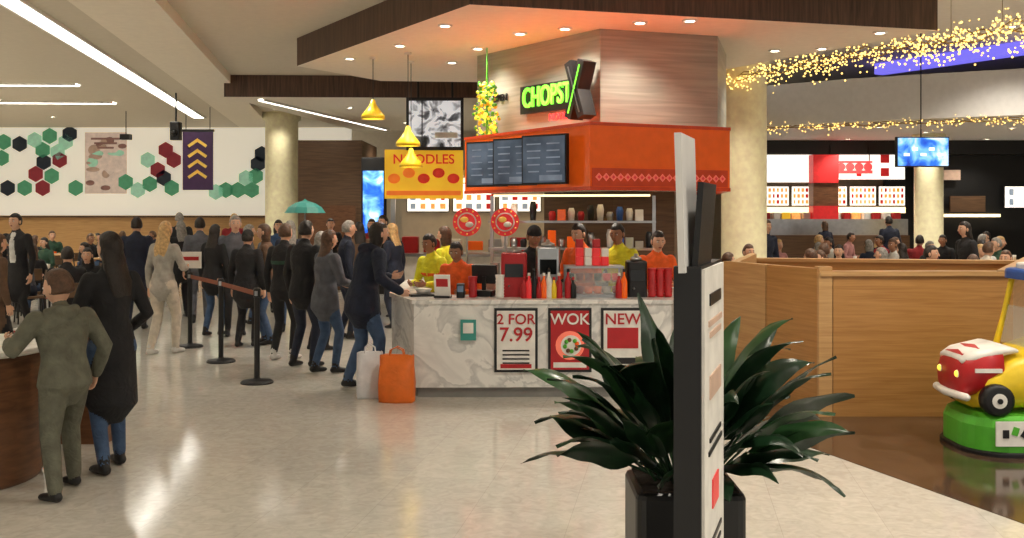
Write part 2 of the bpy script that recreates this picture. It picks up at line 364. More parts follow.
# ---------------- right shops ----------------
b=MB()
def panel(x0,x1,y0,y1,Y,m,th=.06):
    a=W(x0,y0,Y); c=W(x1,y1,Y); b.box(((a.x+c.x)/2,Y,(a.z+c.z)/2),(abs(c.x-a.x),th,abs(a.z-c.z)),m)
def mboard(x0,x1,y0,y1,Y,bg,cols,nx,nz):
    a=W(x0,y0,Y); c=W(x1,y1,Y); board(b,Vector(((a.x+c.x)/2,Y,(a.z+c.z)/2)),abs(c.x-a.x),abs(a.z-c.z),XD,ND,bg,cols,nx,nz)
xa,xb=GX(755,26),GX(1100,26)
b.box(((xa+xb)/2,26.2,3.48),(xb-xa,.5,.36),'black')
b.box(((xa+xb)/2,29,1.8),(xb-xa,.1,3.6),'wallcream')
mboard(758,812,152,183,26.3,'lit_white',['lit_white','lit_white','hexb','lit_white'],3,2)
for q in range(5): mboard(762+q*29,789+q*29,186,206,26.5,'lit_white',['lit_food','lit_red','lit_food','panelyel','lit_food'],6,3)
panel(811,836,155,183,25.9,'lit_red',.4); panel(811,836,183,206,25.95,'wood_drum',.4); panel(811,836,206,240,25.9,'lit_red',.4)
mboard(838,905,151,180,26.3,'lit_white',['lit_white','lit_white','lit_red'],5,2); panel(762,905,207,213,26.2,'warmem')
for q in range(14):
    p=W(766+q*10,216,26.0); b.rbox(p,(.18,.2,.18),random.choice(['lit_food','red','white','panelyel']),.02)
panel(760,905,219,235,25.8,'steel',.4); panel(760,905,235,262,25.5,'wood_dark',.6)
for i in range(5):
    p=W(832+i*9,167,25.8); b.lathe((0,0,0),[(.11,-.02),(.11,.02)],'red_neon',12,False,Matrix.Translation(p)@Matrix.Rotation(math.pi/2,4,'X'))
p=W(850,172,25.8); b.box(p,(1.15,.05,.08),'red_neon'); p=W(850,162,25.9); b.box(p,(1.15,.05,.05),'red_neon'); p.z+=.2; b.box((p.x-.5,p.y,p.z),(.02,.02,.5),'black'); b.box((p.x+.5,p.y,p.z),(.02,.02,.5),'black')
b.box(((GX(905,26)+xb)/2,27.5,1.8),(xb-GX(905,26),.1,3.6),'black')
panel(936,1022,152,230,26.4,'black'); mboard(1004,1040,186,208,26.2,'lit_white',['lit_white','scrlite'],3,2); panel(950,985,196,212,26.2,'wood_dark'); panel(940,1000,214,217,26.2,'warmem')
panel(938,960,170,180,26.2,'hexb')
b.obj('food_court_shopfront')
b=MB(); p=W(922,152,18); b.box(p,(.95,.08,.54),'black'); b.box((p.x,p.y-.05,p.z),(.9,.02,.5),'scr_blue')
for i in range(5): b.box((p.x-.3+.15*i,p.y-.065,p.z-.05+.1*(i%2)),(.1,.006,.05),'lit_white')
b.tube([((p.x,p.y+.05,p.z),.012),((p.x,p.y+.05,5.15),.012)],'black',seg=6); b.obj('hanging_screen')

def fairy(p0,p1,n,spread,sag,swags,name,top):
    b=MB(); p0=Vector(p0);p1=Vector(p1)
    for w in range(3):
        pts=[]
        for i in range(swags*8+1):
            t=i/(swags*8); ph=(t*swags+w*.33)%1
            p=p0.lerp(p1,t); p.z-=sag*4*ph*(1-ph)*.5-spread*.2*w; p.y+=w*.08; pts.append((p,.008))
        b.tube(pts,'wire',seg=4,caps=0)
    for i in range(n):
        t=random.random(); p=p0.lerp(p1,t); ph=(t*swags)%1
        p+=Vector((random.gauss(0,.06),random.gauss(0,.12),-sag*4*ph*(1-ph)*.5+random.gauss(0,spread*.5)))
        b.sph(p,.008+.009*random.random(),'bulb',5,4)
    for k in range(swags+1):
        p=p0.lerp(p1,k/swags); b.tube([(p,.004),((p.x,p.y,top),.004)],'wire',seg=4)
    b.obj(name)
fairy(W(722,76,16.6),W(905,42,13),520,.19,.25,4,'fairy_lights',5.15)
fairy(W(905,46,13),W(1060,14,11),460,.21,.25,3,'fairy_lights',5.15)
fairy((5.0,22,3.68),(14,16.6,3.56),600,.10,.16,9,'fairy_lights',3.66)

# ---------------- kiosk ----------------
Kout=[(-1.3,12.6),(-1.27,10.55),(-.95,9.68),(1.55,9.72),(1.9,10.6),(2.9,12.4)]
Kin=[(-1.0,12.6),(-.98,10.75),(-.72,10.25),(1.2,10.32),(1.4,10.9),(2.35,12.5)]
def off(poly,k,c=(.7,11.3)): return [(c[0]+(p[0]-c[0])*k,c[1]+(p[1]-c[1])*k) for p in poly]
b=MB(); b.prism(off(Kout,.975)+Kin[::-1],0,.1,'greyplinth'); b.prism(Kout+Kin[::-1],.1,.91,'marble'); b.prism(off(Kout,1.012)+off(Kin,.97)[::-1],.91,.95,'marble')
b.obj('marble_counter')
def poster(px,style):
    x=GX(px,9.66); y=9.69+ (x+.95)*.016-.02
    b=MB(); w,h=.42,.62; b.box((0,0,0),(w,.03,h),'black'); b.box((0,-.018,0),(w-.05,.006,h-.05),'paper' if style!=1 else 'red')
    if style==0:
        for i in range(4): b.box((0,-.023,-.10-.04*i),(.26,.004,.014),'black')
        b.box((0,-.023,-.25),(.3,.004,.04),'red')
    elif style==1:
        b.lathe((0,0,0),[(.13,0),(.14,.01)],'pink',20,False,Matrix.Translation((0,-.02,-.05))@Matrix.Rotation(math.pi/2,4,'X'))
        b.lathe((0,0,0),[(.10,0),(.10,.014)],'paper',20,False,Matrix.Translation((.01,-.02,-.05))@Matrix.Rotation(math.pi/2,4,'X'))
        for k in range(9): b.sph((.01+.06*math.cos(k*2.4),-.036,-.05+.055*math.sin(k*2.4)),.022,random.choice(['wood_drum','lime','orange']),8,5)
        b.box((0,-.023,-.24),(.32,.004,.05),'paper')
    else:
        b.box((0,-.023,.02),(.3,.004,.2),'red'); b.box((0,-.023,-.2),(.26,.004,.06),'black')
    o=b.obj('framed_poster',(x,y,.56))
    if style==0: text('7.99',(x,y-.028,.56+.05),(1,0,0),.19,'red',o,.002); text('2 FOR',(x,y-.028,.56+.2),(1,0,0),.14,'red',o,.002)
    if style==1: text('WOK',(x,y-.028,.56+.2),(1,0,0),.15,'paper',o,.002)
    if style==2: text('NEW',(x,y-.028,.56+.2),(1,0,0),.15,'red',o,.002)
poster(516,0); poster(570,1); poster(623,2)
x=GX(468,9.6); b=MB(); b.box((x,9.66,.66),(.15,.02,.2),'teal'); b.box((x,9.645,.68),(.1,.01,.1),'white'); b.obj('counter_notice')
C=[(-.49,14.1),(1.06,12.0),(2.57,12.5),(3.0,14.0),(1.4,15.6)]
b=MB(); b.prism(C,2.745,CAN,'wood_col'); cc=(1.6,13.9)
b.prism([(cc[0]+(p[0]-cc[0])*.55,cc[1]+(p[1]-cc[1])*.55) for p in C],0,2.07,'wood_dark'); b.obj('timber_clad_column')
Fp=[(-.6,12.77),(.82,10.5),(2.45,11.25),(2.72,13.2),(1.6,15.9),(-.3,14.9)]
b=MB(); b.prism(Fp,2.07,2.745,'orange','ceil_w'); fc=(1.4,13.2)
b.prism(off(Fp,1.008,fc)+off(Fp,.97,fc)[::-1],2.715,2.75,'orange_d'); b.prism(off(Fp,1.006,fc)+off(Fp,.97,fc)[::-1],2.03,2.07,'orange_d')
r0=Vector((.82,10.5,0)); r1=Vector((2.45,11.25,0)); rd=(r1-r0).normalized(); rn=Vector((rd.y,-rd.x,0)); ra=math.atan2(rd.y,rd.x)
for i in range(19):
    p=r0+rd*(.10+i*.088)+rn*.01; b.box((p.x,p.y,2.17),(.06,.012,.06),'pink',ra,ry=.785); b.box((p.x,p.y,2.17),(.03,.018,.03),'redem',ra,ry=.785)  # tile reflection put in as glowing pink and red diamonds
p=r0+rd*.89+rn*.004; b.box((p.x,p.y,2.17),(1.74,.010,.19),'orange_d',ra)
fo=b.obj('orange_fascia')
l0=Vector((.82,10.5,0)); l1=Vector((-.6,12.77,0)); ld=(l1-l0).normalized(); ln=Vector((-abs(ld.y),-abs(ld.x),0)); xl=-ld
b=MB()
for i in range(3):
    p=l0+ld*(.24+.31+i*.62)+ln*.2+Vector((0,0,2.37))
    xq=Matrix.Rotation(math.radians(20),3,'Z')@xl; nq=Matrix.Rotation(math.radians(20),3,'Z')@ln
    a_=math.atan2(xq.y,xq.x); b.box(p,(.60,.05,.54),'black',a_); q=p+nq*.028; b.box(q,(.56,.008,.50),'scrdark',a_)
    q=p+nq*.034
    for j in range(5):
        for s_ in (-1,1): b.box(q+xq*s_*.13+Vector((0,0,.17-.075*j)),(.19*random.uniform(.7,1),.006,.014),'scrmid',a_)
    b.box(q-Vector((0,0,.20))+xq*.1,(.3,.006,.06),'scrmid',a_)
    q=p-nq*.12; b.box((q.x,q.y,2.4),(.08,.22,.08),'steel',math.atan2(xl.y,xl.x))
b.obj('menu_screens')
s0=Vector((1.06,12.0,0)); s1=Vector((-.49,14.1,0)); sd=(s0-s1).normalized(); sn=Vector((-abs(sd.y),-abs(sd.x),0)).normalized(); sa=math.atan2(sd.y,sd.x)
b=MB(); p=s0-sd*.92+sn*.05; b.box((p.x,p.y,3.26),(1.15,.06,.36),'black',sa)
q=s0-sd*.16+sn*.12
for k in (-1,1):
    qq=q+sn*.06; b.box((qq.x,qq.y,3.27),(.12,.2,.72),'black',sa,ry=k*.36)
    qq=q+sn*.165; b.box((qq.x,qq.y,3.27),(.012,.012,.6),'green_neon' if k>0 else 'steel',sa,ry=k*.36)
so=b.obj('neon_sign'); t=p+sn*.05
text('CHOPST',(t.x,t.y,3.27),sd,.36,'green_neon',so,.015,sx=.72)
text('NOODLE BAR',(t.x+.3+sn.x*.05,t.y-.35,2.99),sd,.12,'red_neon',so,.01)
p=s0-sd*(.78*2.61)+sn*.02; text('OPEN',(p.x,p.y,3.35),sd,.13,'black',so,.01)
def pendant(px,pyb,Y):
    x=GX(px,Y); zb=GZ(pyb,Y); b=MB()
    b.lathe((0,0,0),[(.17,0),(.165,.05),(.10,.13),(.05,.2),(.03,.27),(.01,.28)],'yellow',20); b.lathe((0,0,.0),[(.15,.0),(.15,.02)],'yellowem',16)
    b.tube([((0,0,.27),.006),((0,0,CAN-zb),.006)],'black',seg=5); b.lathe((0,0,CAN-zb-.03),[(.05,0),(.05,.03)],'white',12)
    b.obj('pendant_lamp',(x,Y,zb))
pendant(373,119,14.2); pendant(408,146,13.8); pendant(411,167,14.6)
b=MB(); x=GX(487,13.4)
for i in range(240):
    a=random.random()*6.28; z=random.random(); r=.19*math.sqrt(random.random())*(1-.7*abs(z-.4))
    b.sph((x+r*math.cos(a),13.4+r*math.sin(a),2.83+z*.7),.012+.018*random.random(),random.choice(['ygreen','yellowem','lime','yellow','lime']),6,4)
b.tube([((x,13.4,2.85),.02),((x,13.4,CAN),.008)],'lime',seg=5); b.obj('hanging_flower_arrangement')
b=MB(); T=Matrix.Translation((.72,12.15,0))@Matrix.Rotation(-.12,4,'Z')
b.box((0,0,.45),(2.0,.5,.9),'steel',T=T); b.box((0,0,.92),(2.1,.56,.04),'steel',T=T)
for sx in (-1,1): b.box((sx*1.0,.2,1.45),(.04,.04,1.1),'steel',T=T)
for z in (1.35,1.68): b.box((0,.14,z),(2.04,.3,.025),'steel',T=T)
for i in range(17):
    for z in (.94,1.365,1.695):
        hh=random.uniform(.08,.24)
        if random.random()<.8:
            mm=random.choice(['red','white','steel','orange','black','paper','black','steel','blue'])
            if random.random()<.5: b.lathe((-.95+i*.118,.12,z),[(.035,0),(.045,hh*.7),(.03,hh)],mm,10,True,T)
            else: b.rbox((-.95+i*.118,.12,z+hh/2),(.1,.14,hh),mm,.01,T=T)
b.box((0,.0,2.0),(1.9,.05,.025),'warmem',T=T)
b.obj('stainless_back_bar')
def cupstack(x,y,z,m='white',h=.3):
    b=MB(); b.lathe((0,0,0),[(.03,0)]+[(r,zz) for k in range(int(h/.03)) for r,zz in ((.038,k*.03+.005),(.044,k*.03+.028))]+[(.046,h+.01)],m,14); b.obj('cup_stack',(x,y,z))
def bottle(x,y,z,m,h=.24,cap='red'):
    b=MB(); b.lathe((0,0,0),[(.03,0),(.034,.01),(.034,h*.6),(.028,h*.72),(.012,h*.85),(.012,h)],m,14); b.lathe((0,0,h),[(.015,0),(.013,.03)],cap,10); b.obj('sauce_bottle',(x,y,z))
def till(x,y,z,rz=0):
    b=MB(); b.rbox((0,0,.03),(.2,.16,.06),'black',.02); b.box((0,0,.12),(.04,.03,.16),'black'); b.box((0,-.02,.22),(.26,.03,.19),'black',rx=-.15); b.box((0,-.037,.22),(.23,.006,.16),'scrdark',rx=-.15)
    b.obj('till_monitor',(x,y,z),rz)
def lucky(x,y,z,r=.15):
    b=MB(); b.lathe((0,0,0),[(r,-.03),(r,.03)],'redem',28,False,Matrix.Rotation(math.pi/2,4,'X'))
    for k in range(12):
        a=k*math.pi/6; b.sph((r*.85*math.cos(a),-.033,r*.85*math.sin(a)),.011,'gold',6,4)
    R90=Matrix.Rotation(math.pi/2,4,'X')
    b.lathe((0,0,.03),[(r*.68,0),(r*.68,.006)],'paper',24,False,R90); b.lathe((0,0,.036),[(r*.58,0),(r*.58,.006)],'redem',24,False,R90)
    b.sph((-.03,-.045,.03),(.05,.012,.035),'gold',10,6); b.sph((.03,-.045,-.03),(.05,.012,.035),'paper',10,6)
    b.tube([((0,0,-r),.012),((0,0,-(z-.95)),.012)],'steel',seg=6); b.lathe((0,0,-(z-.95)),[(.07,0),(.06,.02)],'steel',12)
    b.obj('round_sign_stand',(x,y,z))
lucky(GX(467,12.0),12.0,GZ(222,12.0),.17); lucky(GX(505,12.0),12.0,GZ(222,12.0),.17)
def box_urn(x,y,z,w,d,h,m,name):
    b=MB(); b.rbox((0,0,h/2),(w,d,h),m,.03); b.box((0,-d/2-.005,h*.6),(w*.7,.01,h*.3),'blackgloss'); b.tube([((-w*.2,-d/2,h*.25),.012),((-w*.2,-d/2-.06,h*.25),.01)],'steel',seg=6)
    b.lathe((0,0,h),[(w*.3,0),(w*.28,.03),(.02,.05),(.02,.07)],'steel',16); b.obj(name,(x,y,z))
def cx(px,Y=10.0): return GX(px,Y)
b=MB(); w,h,d=.56,.30,.30
for sx in(-1,1):
    for sy in(-1,1): b.box((sx*w/2,sy*d/2,h/2),(.02,.02,h),'steel')
b.box((0,0,h),(w+.03,d+.03,.02),'steel'); b.box((0,0,.015),(w+.04,d+.04,.03),'steel'); b.box((0,-d/2,h/2),(w,.006,h),'glass'); b.box((0,0,h*.5),(w-.03,d-.04,.008),'glass')
for i in range(6):
    b.lathe((-.23+i*.092,0,.03),[(.035,0),(.043,.07)],random.choice(['red','orange','paper','yellow','gold']),12)
    b.lathe((-.23+i*.092,0,h*.5+.01),[(.035,0),(.042,.07)],random.choice(['red','paper','redem','black']),12)
b.obj('glass_display_case',(cx(594),10.1,.95))
till(cx(484,10.1),10.12,.95,2.9)
box_urn(cx(514,10.15),10.13,.95,.26,.24,.44,'red','drinks_dispenser'); box_urn(cx(636,10.1),10.1,.95,.2,.24,.36,'black','soup_warmer'); box_urn(cx(548,10.1),10.14,.95,.24,.24,.50,'steel','coffee_machine')
for i,px in enumerate((524,529,534,539,544,549,554,559,568,573,619,624)): bottle(cx(px,9.86),9.86,.95,['red','redem','black','red','orange','paper','yellow','red','red','black','red','orange'][i],.18+.04*(i%3),['red','paper','black'][i%3])
for px in (652,660,668): cupstack(cx(px),10.0,.95,random.choice(['white','red']),.28)
cupstack(cx(473),9.95,.95,'red',.2); cupstack(cx(500),9.88,.95,'white',.22)
b=MB()
for i in range(4):
    for j in range(3-(i%2)): b.rbox((i*.085,0,.045+.09*j),(.075,.12,.085),random.choice(['red','redem','paper']),.01)
b.obj('takeaway_boxes',(cx(580),10.1,1.26))
b=MB(); b.rbox((0,0,.012),(.3,.22,.025),'black',.02); b.lathe((0,0,.02),[(.05,0),(.09,.05)],'paper',16); b.obj('serving_tray',(-.9,10.14,.951),.3)
b=MB(); b.rbox((0,0,.07),(.08,.12,.14),'black',.02); b.box((0,-.065,.09),(.06,.01,.06),'scrdark'); b.obj('card_reader',(cx(461),9.95,.95))
b=MB(); b.box((0,0,.12),(.16,.02,.22),'paper',rx=.15); b.box((0,-.012,.15),(.12,.006,.08),'red',rx=.15); b.box((0,.02,.01),(.16,.1,.02),'black'); b.obj('counter_menu_stand',(cx(443),9.9,.95),-.2)
for x,y in ((.0,12.0),(1.0,11.2),(1.9,11.6)): downlight(x,y,2.07,24,math.radians(150))

# ---------------- wood enclosure ----------------
b=MB()
def wall(p0,p1,z0,z1,th,m):
    d=Vector((p1[0]-p0[0],p1[1]-p0[1],0)); n=Vector((-d.y,d.x,0)).normalized()*th
    b.prism([p0,p1,(p1[0]+n.x,p1[1]+n.y),(p0[0]+n.x,p0[1]+n.y)],z0,z1,m)
wall((2.70,8.8),(2.42,9.5),.0,1.30,-.08,'wood_oak'); wall((2.41,9.52),(2.15,10.2),.0,1.30,-.08,'wood_oak2')
wall((2.82,8.78),(4.40,8.78),.0,1.24,.08,'wood_oak'); wall((4.40,8.78),(6.2,11.8),0,1.24,.08,'wood_oak')
b.box((2.75,8.83,.66),(.12,.12,1.32),'wood_oak2'); wall((2.7,8.75),(4.45,8.75),1.24,1.28,.16,'wood_oak2'); wall((4.40,8.74),(6.25,11.8),1.24,1.28,.16,'wood_oak2')
wall((2.2,10.2),(3.0,12.6),.0,1.28,-.08,'wood_oak2'); wall((3.0,12.6),(6.2,11.9),.0,1.18,.08,'wood_oak'); wall((3.0,12.56),(6.2,11.86),1.18,1.22,.18,'wood_oak2')
b.obj('timber_seating_screen')

# ---------------- people ----------------
def ik(a,c,l1,l2,pole):
    a=Vector(a);c=Vector(c); d=c-a; L=d.length
    if L>(l1+l2)*.995: c=a+d.normalized()*(l1+l2)*.995; d=c-a; L=d.length
    t=(l1*l1-l2*l2+L*L)/(2*L); h=math.sqrt(max(0,l1*l1-t*t)); u=d.normalized(); p=Vector(pole)-u*Vector(pole).dot(u)
    return a+u*t+p.normalized()*h, c
def hand(m,w,d,thumb,palm,skin,curl=.35):
    d=d.normalized(); th=(Vector(thumb)-d*Vector(thumb).dot(d)).normalized(); N=d.cross(th)
    if N.dot(Vector(palm))<0: N=-N
    m.tube([(w-d*.03,.024,.02),(w+d*.02,.03,.018),(w+d*.06,.04,.016),(w+d*.09,.038,.013)],skin,side=th,seg=10)
    for i,L in enumerate((.070,.078,.072,.056)):
        o=th*(.029-.0195*i); p=w+d*.088+o; pts=[(p-d*.02,.0095)]; dd=d.copy(); c=curl*(1+.15*i)
        for k in range(3):
            dd=(Matrix.Rotation(c if k else c*.6,3,d.cross(N))@dd); p=p+dd*L/3*(1.15-.15*k); pts.append((p,.0088-.0009*k))
        m.tube(pts,skin,side=th,seg=6)
    p=w+d*.025+th*.028; m.tube([(p-th*.012,.012),(p+(d*.7+th*.5+N*.2).normalized()*.035,.0115),(p+(d*.9+th*.35+N*.3).normalized()*.065,.0095)],skin,side=N,seg=6)
OCC=[]
def person(name,x,y,h=1.7,yaw=0,top='c_black',bot='c_dkjeans',hair='h_dark',skin='skin_a',shoe='shoe_b',fem=False,hem=.86,hs='short',L=None,R=None,lean=4,sit=False,bulk=1.0,vox=.02,step=.05,hood=False,head=0,legw=1.0,curl=.35,nod=0,stripe=None,front=None,wide=0,hk=1.0):
    OCC.append((x,y))
    s=h/1.72; yr=math.radians(yaw); B=MB(); E=MB(); lr=math.radians(lean)
    P=Vector((0,0,.53)) if sit else Vector((0,0,.95))
    RX=Matrix.Rotation(-lr,3,'X')
    def U(v): return P+RX@(Vector(v)-Vector((0,0,.95)))
    def loc(t):
        if t is None: return None
        if t[0]=='w':
            v=Vector(t[1:])-Vector((x,y,0)); return Matrix.Rotation(-yr,3,'Z')@v/s
        return Vector(t)
    wf=.88 if fem else 1.0
    for sd_ in (-1,1):
        if sit: hip=Vector((sd_*.09,0,.53)); kn=Vector((sd_*.12,.43,.53)); an=Vector((sd_*.12,.42+.04*sd_,.09))
        else:
            hip=Vector((sd_*.09,0,.9)); an=Vector((sd_*(.105+wide),sd_*step,.09)); kn,an=ik(hip,an,.43,.41,(0,1,0))
        g=legw
        B.tube([(hip,.09*g,.1*g),(hip.lerp(kn,.5),.078*g,.082*g),(kn,.06*g,.062*g),(kn.lerp(an,.35),.056*g,.06*g),(kn.lerp(an,.97),.046*g,.048*g)],bot,side=(1,0,0))
        B.tube([(an+Vector((0,-.035,-.045)),.038,.04),(an+Vector((sd_*.008,.06,-.05)),.042,.036),(an+Vector((sd_*.016,.15,-.062)),.038,.026)],shoe,side=(1,0,0))
        B.tube([(an+Vector((0,0,.03)),.04),(an+Vector((0,0,-.04)),.042)],shoe)
    B.tube([(U((0,0,.86)),.12,.095),(U((0,0,.93)),.16,.115),(U((0,0,1.03)),.145*(.95 if fem else 1),.105)],bot)
    bk=bulk
    B.tube([(U((0,0,.98)),.148*bk,.110*bk),(U((0,0,1.1)),.140*wf*bk,.106*bk),(U((0,0,1.26)),.168*wf*bk,.122*bk),(U((0,-.005,1.36)),.172*wf*bk,.108*bk),(U((0,-.01,1.42)),.125*wf*bk,.085),(U((0,0,1.46)),.07,.065)],top,seg=16)
    if stripe: B.tube([(U((0,0,1.22)),.170*wf*bk,.125*bk),(U((0,0,1.235)),.172*wf*bk,.127*bk)],stripe,seg=16,caps=1)
    if front: B.tube([(U((0,.09*bk,1.05)),.05,.04),(U((0,.1*bk,1.3)),.04,.035),(U((0,.05,1.43)),.04,.03)],front)
    if hem<.98 and not sit:
        fl=(.98-hem)*.03
        B.tube([(U((0,0,1.04)),.147*bk,.110*bk),(Vector((0,0,.92)),.166*bk,.130*bk),(Vector((0,.0,(hem+.92)/2)),.168*bk+fl*.5,.135*bk+fl*.5),(Vector((0,0,hem+.02)),.168*bk+fl,.135*bk+fl)],top,seg=16,caps=1)
    E.tube([(U((0,0,1.42)),.055),(U((0,.01,1.53)),.05)],skin)
    B.tube([(U((0,-.005,1.44)),.075,.07),(U((0,0,1.475)),.064,.062)],top)
    if hood: B.tube([(U((-.1,.03,1.44)),.03),(U((-.07,-.08,1.44)),.045),(U((0,-.12,1.41)),.055),(U((.07,-.08,1.44)),.045),(U((.1,.03,1.44)),.03)],top,side=(0,0,1))
    for sd_,t in ((-1,L),(1,R)):
        sh=U((sd_*.172*wf*max(1,bk*.97),0,1.38)); t=loc(t)
        if t is None: t=U((sd_*.25,.07,.86)) if not sit else Vector((sd_*.15,.33,.68))
        el,wr=ik(sh,t,.285,.255,(sd_*.55,-.8,-.35)); k=bk
        B.tube([(sh,.064*k,.062*k),(sh.lerp(el,.5),.056*k),(el,.05*k),(el.lerp(wr,.5),.045*k),(el.lerp(wr,.96),.036*k)],top)
        hand(E,wr,(wr-el),(0,.8,.6),(-sd_,0,-.4),skin,curl)
    H=Matrix.Translation(U((0,.018,1.60+.1*(hk-1))))@Matrix.Rotation(math.radians(head),4,'Z')@Matrix.Rotation(math.radians(-nod),4,'X')@Matrix.Scale(hk,4)
    def hf(v):
        X_,Y_,Z_=v
        if Z_<0: X_*=1-.28*Z_*Z_; Y_=Y_*(1-.35*abs(Z_)) if Y_<0 else Y_*(1-.06*abs(Z_))
        return (X_,Y_,Z_)
    E.sph((0,0,0),(.074,.092,.114),skin,18,14,H,hf)
    E.tube([((0,.088,.02),.008),((0,.104,-.018),.012,.011)],skin,seg=8,T=H)
    for q in (-1,1):
        E.sph((q*.03,.079,.012),(.013,.009,.008),'eye_w',8,6,H); E.sph((q*.03,.087,.012),(.006,.004,.006),'eye_d',6,5,H)
        E.tube([((q*.016,.088,.032),.004),((q*.044,.078,.032),.003)],hair,seg=5,T=H); E.sph((q*.079,0,-.005),(.012,.018,.03),skin,8,6,H)
    E.sph((0,.086,-.055),(.022,.008,.007),'lip',8,5,H)
    long_=hs in('long','bob')
    def hr(v):
        X_,Y_,Z_=v; t=max(0,min(1,(Y_-.12)/.3))*max(0,min(1,(.62-Z_)/.25))
        low=0 if long_ else max(0,min(1,(-.40-Z_)/.25)); t=max(t,low)
        k=1.12-.3*t; k2=1.0+(.03*math.sin(9*X_+7*Z_)); return (X_*k*k2,Y_*k*k2,Z_*(k if Z_>0 else k*.9))
    E.sph((0,-.006,.006),(.077,.095,.112),hair,22,16,H,hr)
    if hs=='long':
        E.tube([((0,-.02,.04),.078,.072),((0,-.04,-.05),.088,.066),((0,-.07,-.14),.098,.05),((0,-.12,-.24),.10,.034),((0,-.135,-.33),.08,.024),((0,-.135,-.38),.04,.012)],hair,seg=14,T=H)
    if hs=='bob': E.tube([((0,-.02,.03),.084,.078),((0,-.03,-.06),.09,.07),((0,-.04,-.12),.084,.06)],hair,seg=14,T=H)
    if hs=='bun': E.sph((0,-.1,.07),.042,hair,10,8,H)
    if hs=='hat': E.sph((0,-.004,.035),(.086,.104,.1),top,16,10,H,lambda v:(v[0],v[1],max(v[2],-.1)))
    me=B.mesh('tmp'); o=bpy.data.objects.new('tmp',me); scene.collection.objects.link(o)
    r=o.modifiers.new('r','REMESH'); r.mode='VOXEL'; r.voxel_size=vox; sm=o.modifiers.new('s','SMOOTH'); sm.factor=.5; sm.iterations=4
    dg=bpy.context.evaluated_depsgraph_get(); ev=o.evaluated_get(dg); m2=ev.to_mesh()
    bvh=BVHTree.FromPolygons([tuple(v) for v in B.v],B.f)
    vs=[v.co.copy() for v in m2.vertices]
    for v in vs: v.z=max(v.z,.0)
    base_=len(E.v); E.v+=vs
    for p in m2.polygons:
        hit=bvh.find_nearest(p.center); E.f.append([i+base_ for i in p.vertices]); E.m.append(E.mi(B.names[B.m[hit[2]]])); E.s.append(True)
    ev.to_mesh_clear(); bpy.data.objects.remove(o); bpy.data.meshes.remove(me)
    o=E.obj(name,(x,y,0),yr); o.scale=(s,)*3; return o
def at(px,feet): Y=1800/(feet-212); return GX(px,Y),Y
OCC+=[(3.85,16.6),(-6.1,26.5),(10,24),(GX(305,21.3),21.3)]

bx,by=at(65,494)
boy=person('boy',bx,by,1.40,56,'c_olive','c_olive','h_brown',hem=.84,hs='short',L=('w',-3.20,6.36,.97),R=(.31,.06,.90),lean=7,vox=.011,step=.16,hood=True,bulk=1.26,legw=1.24,head=22,wide=.075,hk=1.2,nod=10)
wx,wy=at(112,470)
person('woman',wx,wy,1.66,44,'c_black','c_jeans','h_dark',fem=True,hem=.46,hs='long',R=(.2,.2,.98),L=(-.29,.16,.88),lean=3,vox=.012,step=.12,bulk=1.0,curl=.6,head=18)
x,y=at(362,388)
person('woman',x,y,1.72,-62,'c_navy','c_jeans','h_dark',fem=True,hem=.76,hs='bob',R=('w',-1.12,10.05,1.0),L=(-.15,.36,1.12),lean=15,vox=.014,step=.12,bulk=1.3,hood=True,legw=1.1)
x,y=at(325,373); person('woman',x,y,1.6,-50,'c_grey','c_jeans','h_brown',fem=True,hem=.76,hs='long',R=(.18,.3,1.05),L=(-.16,.32,1.05),vox=.015,bulk=1.18,step=.08)
x,y=at(303,367); person('man',x,y,1.70,-30,'c_black','c_dkjeans','h_dark',hs='short',hem=.8,vox=.015,bulk=1.1)
x,y=at(283,360); person('man',x,y,1.66,-20,'c_black','c_black','h_brown',hs='short',stripe='c_green',vox=.015,shoe='shoe_w')
x,y=at(246,347); person('woman',x,y,1.56,-10,'c_black','c_black','h_dark',fem=True,hs='hat',hem=.7,vox=.016,bulk=1.15)
x,y=at(163,354); wg=person('woman',x,y,1.68,-15,'c_lgrey','c_cream','h_blond',fem=True,hs='long',hem=.8,vox=.015,shoe='shoe_w',R=(.15,.3,1.1),legw=1.1,step=.12)
x,y=at(18,333); person('man',x,y,1.78,170,'c_black','c_black','h_dark',hs='short',hem=.55,vox=.016,front='c_white',step=.12)
x,y=at(136,330); mp=person('man',x,y,1.72,10,'c_navy','c_dkjeans','h_dark',vox=.02,hem=.8,bulk=1.08)
x,y=at(213,336); wb=person('woman',x,y,1.62,-20,'c_black','c_jeans','h_dark',fem=True,hs='long',vox=.02,hem=.75,bulk=1.08)
x,y=at(-6,372); person('woman',x,y,1.55,-40,'c_brown','c_black','h_brown',fem=True,hs='long',vox=.018,bulk=1.1,hem=.6)
gm=person('man',GX(235,14.6),14.6,1.75,-160,'c_grey','c_black','h_grey',vox=.02,hem=.85,bulk=1.05)
rm=person('woman',GX(268,13.6),13.6,1.64,100,'c_brown','c_jeans','h_brown',fem=True,hs='bob',vox=.02,hem=.75)
person('cashier',GX(462,10.85),10.85,1.52,165,'c_orange','c_black','h_dark','skin_b',hs='short',L=(-.15,.34,1.08),R=(.1,.34,1.05),lean=20,nod=15,vox=.016,hem=.9)
person('cashier',GX(432,11.4)+.05,11.4,1.56,140,'c_yel','c_black','h_dark','skin_b',hs='short',L=(-.15,.33,1.1),R=(.1,.34,1.1),lean=10,nod=10,vox=.016,hem=.9,stripe='c_orange')
person('cashier',GX(448,12.5),12.5,1.62,60,'c_yel','c_black','h_brown','skin_a',hs='bob',fem=True,vox=.018,hem=.9)
